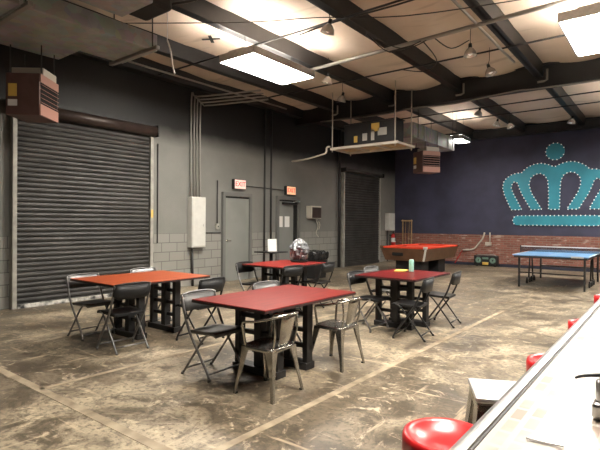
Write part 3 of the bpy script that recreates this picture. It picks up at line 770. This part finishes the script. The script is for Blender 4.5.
b = NB(); box(b, (0, 0, .02), (.46, .08, .04), bev=.008); box(b, (0, 0, .02), (.08, .46, .04), bev=.008); obj('base', b, m_black, t)
t = thing('table_sign', 'white sheet in an upright holder on the small pedestal table', 'sign', (-7.60, 8.64, .756), -.55)
obj('sheet', BX((0, 0, .155), (.008, .22, .29), Matrix.Rotation(-.12, 4, 'Y')), m_white, t); obj('holder_foot', BX((.02, 0, .005), (.09, .22, .01)), m_alu, t)

# ---------------------------------------------------------------- floor lines
def line(x0, y0, x1, y1, w_, lab):
    d = Vector((x1-x0, y1-y0, 0)); a = math.atan2(d.y, d.x)
    tag(obj('floor_line', BX(((x0+x1)/2, (y0+y1)/2, .0015), (d.length, w_, .003), Rz(a)), m_tape), lab, 'floor line', 'pale lines on the floor', 'structure')
line(-8.0, 1.85, -1.6, 1.85, .075, 'pale worn line across the floor in the near left corner')
line(-2.27, 1.4, -2.22, 8.4, .065, 'pale worn line on the floor running from the near edge past the gunmetal armchairs')
line(-4.28, 1.85, -4.18, 9.0, .055, 'pale worn line on the floor between the orange-red and nearest red tables')
line(-6.33, 1.85, -6.28, 4.6, .05, 'pale worn line on the floor along the front of the wide shutter')

# ---------------------------------------------------------------- bar counter, stools, counter items
t = thing('bar_counter', 'long pale glossy bar counter with metal edge at the lower right', 'bar counter', (0, 0, 0))
obj('countertop', BX((.02, 2.6, .925), (.74, 8.4, .045), bev=.004), m_counter, t)
b = NB(); box(b, (-.370, 2.6, .926), (.040, 8.42, .058), bev=.016); obj('edge_rail', b, m_alu, t)
obj('edge_groove', BX((-.3465, 2.6, .9485), (.006, 8.4, .003)), m_steel_dk, t)
obj('front_panel', BX((.08, 2.6, .45), (.06, 8.2, .90)), m_blackwood, t)
obj('kick_plate', BX((.045, 2.6, .08), (.012, 8.2, .16)), m_steel_dk, t)
def stool(label, y, x):
    t = thing('bar_stool', label, 'bar stool', (x, y, 0), 0, 'red drum stools along the bar')
    obj('seat_cushion', LT([(0, .585), (.06, .587), (.11, .597), (.140, .617), (.155, .627), (.168, .622), (.174, .60), (.172, .50), (.166, .478), (0, .478)], 36), m_red, t)
    obj('seat_ring', LT([(.15, .455), (.169, .455), (.170, .477), (.15, .478)], 36), m_chrome, t)
    obj('post', LT([(0, .03), (.035, .03), (.035, .46), (.10, .475), (0, .475)], 18), m_chrome, t)
    obj('base', LT([(0, 0), (.20, 0), (.20, .012), (.12, .028), (.04, .045), (0, .045)], 32), m_chrome, t)
    obj('foot_ring', (lambda b: (tube(b, [(.14*math.cos(a*PI/12), .14*math.sin(a*PI/12), .22) for a in range(24)], .009, 8, 0, True), tube(b, [(-.14, 0, .22), (.14, 0, .22)], .007), b)[-1])(NB()), m_chrome, t)
    obj('seat_tab', BX((.02, -.173, .575), (.085, .012, .018), bev=.005), m_red, t)
    return t
S0 = stool('nearest red drum stool at the bar, at the bottom edge of the view', 1.83, -.69)
dup(S0, (-.54, 3.24, 0), .2, 'second red drum stool along the bar, just beyond the square metal stool')
dup(S0, (-.53, 4.68, 0), -.1, 'third red drum stool along the bar')
dup(S0, (-.545, 6.55, 0), .1, 'farthest red drum stool at the right edge of the view')
t = thing('metal_stool', 'square gunmetal stool at the bar between the two nearest red stools', 'metal stool', (-.66, 2.52, 0), .45)
b = NB(); box(b, (0, 0, .605), (.31, .31, .03), bev=.012); obj('seat', b, m_seatsheen, t); obj('apron', BX((0, 0, .562), (.295, .295, .055), bev=.008), m_raw, t)
for sx in (-1, 1):
    for sy in (-1, 1):
        b = NB(); tops = []
        for q in (0, .2, 1):
            off = .128+.065*q; z = .59*(1-q); wd = .07*(1-q)+.03
            tops.append([b.verts.new((sx*(off+.015), sy*(off-wd), z)), b.verts.new((sx*(off+.015), sy*(off+.015), z)), b.verts.new((sx*(off-wd), sy*(off+.015), z)), b.verts.new((sx*(off-wd), sy*(off+.009), z)), b.verts.new((sx*(off+.006), sy*(off+.006), z)), b.verts.new((sx*(off+.009), sy*(off-wd), z))])
        for a, c in zip(tops, tops[1:]):
            for k in range(6): b.faces.new((a[k], a[(k+1) % 6], c[(k+1) % 6], c[k]))
        b.faces.new(tops[0]); b.faces.new(tops[-1][::-1]); obj('leg', b, m_raw, t)
obj('cross_brace', (lambda b: (box(b, (0, 0, .20), (.46, .02, .004), Rz(PI/4)), box(b, (0, 0, .204), (.46, .02, .004), Rz(-PI/4)), b)[-1])(NB()), m_raw, t)
CT = .9475
t = thing('pump_dispenser', 'stainless dispenser with a black curved spout on the counter at the right edge', 'dispenser', (-.118, 1.47, CT))
b = NB(); box(b, (0, 0, .022), (.085, .085, .044), bev=.01); obj('base', b, m_steelbrush, t)
obj('body', LT([(0, .044), (.036, .044), (.038, .05), (.038, .092), (.030, .10), (0, .10)], 24), m_steelbrush, t)
obj('spout', TB([(0, 0, .098), (-.015, 0, .108), (-.04, -.01, .108), (-.068, -.018, .102), (-.082, -.02, .095)], [.007, .003], 8, 3), m_black, t)
t = thing('squeeze_bottle', 'grey bottle standing behind the stainless dispenser on the counter', 'bottle', (-.125, 1.68, CT))
obj('bottle_body', LT([(0, 0), (.030, 0), (.033, .01), (.033, .12), (.027, .15), (.014, .165), (.014, .175), (0, .175)], 24), m_grey_b, t); obj('bottle_cap', LT([(0, .175), (.017, .175), (.017, .195), (.008, .20), (.006, .225), (0, .225)], 18), m_black, t)
b = NB(); prism(b, [(-.040, 0), (-.028, -.003), (.022, -.004), (.038, -.002), (.038, .002), (.022, .003), (-.028, .0025)], Matrix.Identity(4), .004)
o = tag(obj('table_knife', b, m_steelbrush, None, (-.225, 1.205, CT+.002), .12), 'thin grey knife lying on the pale counter near the bottom edge', 'knife')

# ---------------------------------------------------------------- overhead: lamps
def highbay(loc, rot, label, sc=1., ws=1.25):
    t = thing('high_bay_light', label, 'ceiling lamp', loc, rot, 'high bay lamps hanging from the roof')
    b = NB()
    hw = .31*sc*ws
    for s in (-1, 1): box(b, (s*hw, 0, .02), (.02, 1.6*sc, .12)); box(b, (0, s*.80*sc, .02), (2*hw, .02, .12))
    box(b, (0, 0, .085), (.9*hw, 1.6*sc, .03)); obj('housing', b, m_alu, t)
    for k in range(4):
        obj('tube_lamp', BX(((-.73+.4867*k)*hw, 0, .0), (.44*hw, 1.52*sc, .03), None, .012), m_lamp, t)
    for s in (-1, 1): obj('uplight', BX((s*.72*hw, 0, .095), (.12*sc, 1.3*sc, .008)), m_lampup, t)
    for s in (-1, 1): obj('hanger_wire', TB([(0, s*.6*sc, .10), (0, s*.6*sc, 4.74-loc[2])], .005, 5), m_black, t)
    return t
highbay(LAMPS[0], 0, 'brightest long high bay lamp, above and left of the middle of the hall')
highbay(LAMPS[1], 0, 'bright high bay lamp at the upper right corner of the view')
highbay(LAMPS[2], 0, 'small-looking lit high bay lamp near the end wall beside the far duct', .5)
highbay(LAMPS[3], 0, 'high bay lamp over the bar')
highbay(LAMPS[4], 0, 'high bay lamp near the end wall over the ping-pong side')
# clamp lamps with clear domes
def dome(loc, rot, label):
    t = thing('dome_lamp', label, 'hanging lamp', loc, 0, 'unlit clear dome lamps under the roof')
    R = Matrix.Rotation(rot, 4, 'Y')
    obj('dome', LT([(.03, .02), (.055, .0), (.088, -.045), (.106, -.105), (.11, -.115), (.102, -.105), (.083, -.045), (.05, .0), (.03, .01)], 20, (0, 0, 0), R), m_glass, t)
    obj('bulb', LT([(0, -.11), (.035, -.09), (.042, -.06), (.02, 0), (0, 0)], 14, (0, 0, 0), R), m_bulb, t)
    obj('socket', LT([(0, .09), (.028, .09), (.032, .02), (0, .015)], 12, (0, 0, 0), R), m_black, t)
    obj('cord', TB([R @ Vector((0, 0, .08)), Vector((0, 0, .16)), Vector((0, .01, 4.76-loc[2]))], .006, 6), m_black, t)
    return t
dl = [(-4.00, 5.78, 4.36, .3, 'clear dome lamp nearest the viewer, near the top middle of the picture'), (-5.45, 7.85, 4.36, .2, 'clear dome lamp close to the right end of the brightest lamp'), (-5.95, 9.15, 4.34, .3, 'clear dome lamp directly in front of the main beam at its left part'),
      (-2.67, 7.98, 4.36, 0, 'clear dome lamp hanging upright from the pipe right of centre'), (-2.72, 9.2, 4.36, -.3, 'clear dome lamp in front of the main beam right of centre'), (-4.0, 12.7, 4.40, .3, 'clear dome lamp just beyond the main beam'),
      (-3.98, 14.25, 4.38, .2, 'left of two clear dome lamps close together near the end wall'), (-3.76, 14.72, 4.38, -.3, 'right of two clear dome lamps close together near the end wall'), (-2.23, 15.2, 4.40, .2, 'clear dome lamp nearest the end wall, above the crown')]
for x, y, z, r, lab in dl: dome((x, y, z), r, lab)
# pipes and wires under the roof
def pipe(pts, r, m, name, lab, cat, sm=0): return tag(obj(name, TB(pts, r, 8, sm), m), lab, cat)
pipe([(-6.0, 7.38, 4.40), (-3.9, 7.30, 4.41), (-1.3, 7.16, 4.42), (3.6, 7.0, 4.42)], .034, m_pipe, 'roof_conduit', 'grey conduit crossing under the roof in front of the clear dome lamps', 'conduit')
pipe([(-7.6, 10.6, 4.22), (-5.9, 10.6, 4.16), (-4.8, 10.6, 4.20), (-3.9, 10.6, 4.16), (-2.6, 10.62, 4.24), (-1.8, 10.62, 4.21), (3, 10.62, 4.18)], .014, m_pipe, 'roof_conduit', 'thin sagging cable along the underside of the main beam', 'cable', 4)
pipe([(-2.33, 5.0, 4.44), (-2.33, 8.7, 4.44), (-2.33, 9.4, 4.46)], .02, m_pipe, 'roof_conduit', 'grey conduit running along the fourth purlin', 'conduit')
pipe([(-7.0, 3.6, 4.42), (-5.0, 4.9, 4.36), (-4.07, 5.6, 4.43), (-3.0, 6.2, 4.38), (-1.6, 6.8, 4.44)], .008, m_pipe_dk, 'wire', 'thin dark wire sagging diagonally under the purlins', 'wire', 4)
pipe([(-4.7, 5.96, 4.44), (-4.0, 5.93, 4.46), (-3.0, 5.94, 4.44), (-2.2, 5.95, 4.46)], .014, m_pipe_dk, 'wire', 'dark cable along the bridging bar by the nearest dome lamp', 'wire', 4)
for k, (pts, lab) in enumerate(((((-3.85, 6.6, 4.46), (-3.6, 6.9, 4.20), (-3.3, 7.2, 4.32), (-3.1, 7.25, 4.40)), 'looping dark wire hanging beside the third purlin, the larger of two loops'),
                              (((-3.85, 6.8, 4.46), (-3.5, 7.1, 4.30), (-3.2, 7.25, 4.40)), 'looping dark wire hanging beside the third purlin, the smaller of two loops'),
                              (((-3.2, 7.3, 4.40), (-3.25, 8.0, 4.28), (-3.7, 8.5, 4.32), (-4.2, 8.6, 4.47)), 'dark wire drooping from the grey conduit to the bridging bar'),
                              (((-3.0, 7.25, 4.40), (-2.85, 7.6, 4.30), (-2.68, 7.95, 4.50)), 'thin dark wire drooping to the upright clear dome lamp'))):
    pipe(pts, .009, m_pipe_dk, 'wire', lab, 'wire', 5)
b = NB(); box(b, (0, 0, 0), (.34, .06, .006), Rz(.5)); box(b, (0, 0, .001), (.34, .06, .006), Rz(-.9)); tag(obj('tape_cross', b, m_soot, None, (-6.55, 5.75, 4.738)), 'black tape cross stuck on the cream roof lining', 'tape mark')

# ---------------------------------------------------------------- overhead: ducts, heaters, hanging rack
t = thing('air_duct', 'wide galvanised sheet duct hanging at the top left', 'duct', (0, 0, 0))
b = NB(); box(b, (-6.82, .9, 4.10), (1.56, 5.3, .24), bev=.008); obj('wide_section', b, m_galv, t)
b = NB(); box(b, (-6.50, 3.90, 4.10), (.92, .72, .24), bev=.008); obj('end_section', b, m_galv, t)
for y in (2.38, .6): obj('seam_flange', BX((-6.82, y, 4.10), (1.60, .035, .28)), m_alu, t)
for y in (2.40, 4.12):
    sb = obj('strut', BX((-6.45, y, 3.955), (1.25, .06, .05), bev=.006), m_pipe, t)
    for x in (-6.98, -5.96): obj('hanger_rod', TB([(x, y, 3.93), (x, y, 4.74)], .010, 6), m_pipe_dk, sb)
t = thing('air_duct', 'upper galvanised duct with blackened end above the wide duct', 'duct', (0, 0, 0))
obj('duct_body', BX((-5.55, 2.1, 4.36), (.70, 3.0, .28), bev=.01), m_galv, t)
obj('blackened_end', BX((-5.55, 3.78, 4.37), (.60, .34, .24), bev=.05), m_soot, t)
for x in (-5.908, -5.192): obj('hanger_strap', BX((x, 3.2, 4.50), (.012, .05, .54)), m_pipe_dk, t)
pipe([(-5.75, 3.9, 4.42), (-5.2, 4.2, 4.47), (-4.9, 4.15, 4.47), (-4.4, 3.8, 4.46)], .02, m_pipe_dk, 'roof_conduit', 'short dark conduit bending off the blackened duct end', 'conduit', 3)
b = NB(); tube(b, [(-6.05, 4.45, 4.20), (-6.04, 4.5, 4.05), (-6.06, 4.55, 3.86), (-6.02, 4.56, 3.72)], .012, 6, 3); tube(b, [(-6.06, 4.45, 4.2), (-6.05, 4.45, 4.76)], .006, 6); tag(obj('loose_strap', b, m_white), 'white strap dangling off the end of the wide duct', 'strap')
def heater(loc, rot, s, label, hz):
    t = thing('unit_heater', label, 'unit heater', loc, rot, 'brown unit heaters hung near the walls')
    obj('casing', BX((0, 0, 0), (.52*s, .64*s, .66*s), bev=.012), m_heat, t)
    obj('draft_hood', BX((0, .06*s, .395*s), (.50*s, .46*s, .13*s), bev=.01), m_cream2, t)
    obj('louver_frame', BX((.264*s, 0, .26*s), (.02, .62*s, .13*s)), m_heat2, t); obj('louver_frame', BX((.264*s, 0, -.235*s), (.02, .62*s, .17*s)), m_heat2, t)
    obj('louver_recess', BX((.256*s, 0, .02*s), (.012, .58*s, .36*s)), m_dark, t)
    for k in range(5): obj('louver', BX((.275*s, 0, (-.12+.07*k)*s), (.035*s, .58*s, .006*s), Matrix.Rotation(.5, 4, 'Y')), m_heat2, t)
    obj('rating_plate', BX((-.15*s, -.323*s, .06*s), (.13*s, .006, .20*s)), m_yellow, t); obj('pilot_label', BX((-.15*s, -.323*s, -.14*s), (.14*s, .006, .10*s)), m_white, t)
    for x in (-.24, .24):
        for y in (-.22, .22): obj('hanger_rod', TB([(x*s, y*s, .33*s), (x*s, y*s, hz-loc[2])], .008, 6), m_pipe_dk, t)
    return t
heater((-7.44, 3.10, 3.25), .72, .90, 'brown unit heater with salmon louvers hanging at the upper left over the shutter', 3.97)
heater((-5.12, 11.95, 3.06), -.56, .84, 'brown unit heater hanging under the far duct', 3.585)
t = thing('air_duct', 'far rectangular galvanised duct beyond the hanging shelf', 'duct', (0, 0, 0))
b = NB(); box(b, (-5.40, 12.5, 3.80), (.62, 2.8, .38), bev=.01); obj('duct_body', b, m_galv, t)
for y in (11.75, 12.6, 13.4): obj('seam_flange', BX((-5.40, y, 3.80), (.65, .03, .41)), m_alu, t)
for y in (11.3, 13.7):
    for x in (-5.73, -5.07): obj('hanger_rod', TB([(x, y, 3.62), (x, y, 4.74)], .008, 6), m_pipe_dk, t)
t = thing('hanging_shelf', 'pale metal shelf frame hanging from rods below the main beam', 'hanging shelf', (0, 0, 0))
X0, X1, Y0, Y1, ZS = -6.75, -4.90, 9.86, 10.72, 3.30
for y in (Y0, Y1): obj('long_rail', BX(((X0+X1)/2, y, ZS), (X1-X0, .05, .06), bev=.006), m_pvc, t)
for i in range(4): obj('cross_rail', BX((X0+.03+(X1-X0-.06)*i/3, (Y0+Y1)/2, ZS), (.05, Y1-Y0, .045)), m_pvc, t)
obj('shelf_panel', BX(((X0+X1)/2, (Y0+Y1)/2, ZS+.03), (X1-X0-.08, Y1-Y0-.04, .02)), m_tan, t)
for x in (X0+.05, X1-.08):
    for y in (Y0, Y1): obj('hanger_rod', TB([(x, y, ZS-.08), (x, y, 4.70)], .014, 6), m_pvc, t)
t = thing('air_handler', 'dark equipment cabinet with yellow and white stickers on the hanging shelf', 'equipment cabinet', (-5.85, 10.40, ZS+.041))
obj('cabinet', BX((0, 0, .29), (1.45, .40, .58), bev=.015), m_steel_dk, t)
for x, z, w_, h_, m, lab in ((-.38, .20, .10, .16, m_yellow, 'yellow sticker'), (-.12, .23, .13, .18, m_panel, 'pale sticker'), (.10, .26, .09, .26, m_panel, 'white upright sticker'), (.17, .44, .22, .20, m_yellow, 'large yellow sticker'), (.36, .32, .24, .18, m_panel, 'wide white sticker')):
    obj('sticker', BX((x, -.203, z), (w_, .006, h_)), m, t)['label'] = lab
obj('top_flange', BX((0, 0, .59), (1.50, .44, .02)), m_pipe_dk, t)
pipe([(-8.35, 10.3, 3.16), (-7.6, 9.98, 3.13), (-7.0, 9.84, 3.18), (-6.86, 9.82, 3.22), (-6.84, 9.82, 3.34), (-6.74, 9.82, 3.36)], .022, m_pvc, 'hose', 'off-white hose drooping from the left end of the hanging shelf', 'hose', 4)
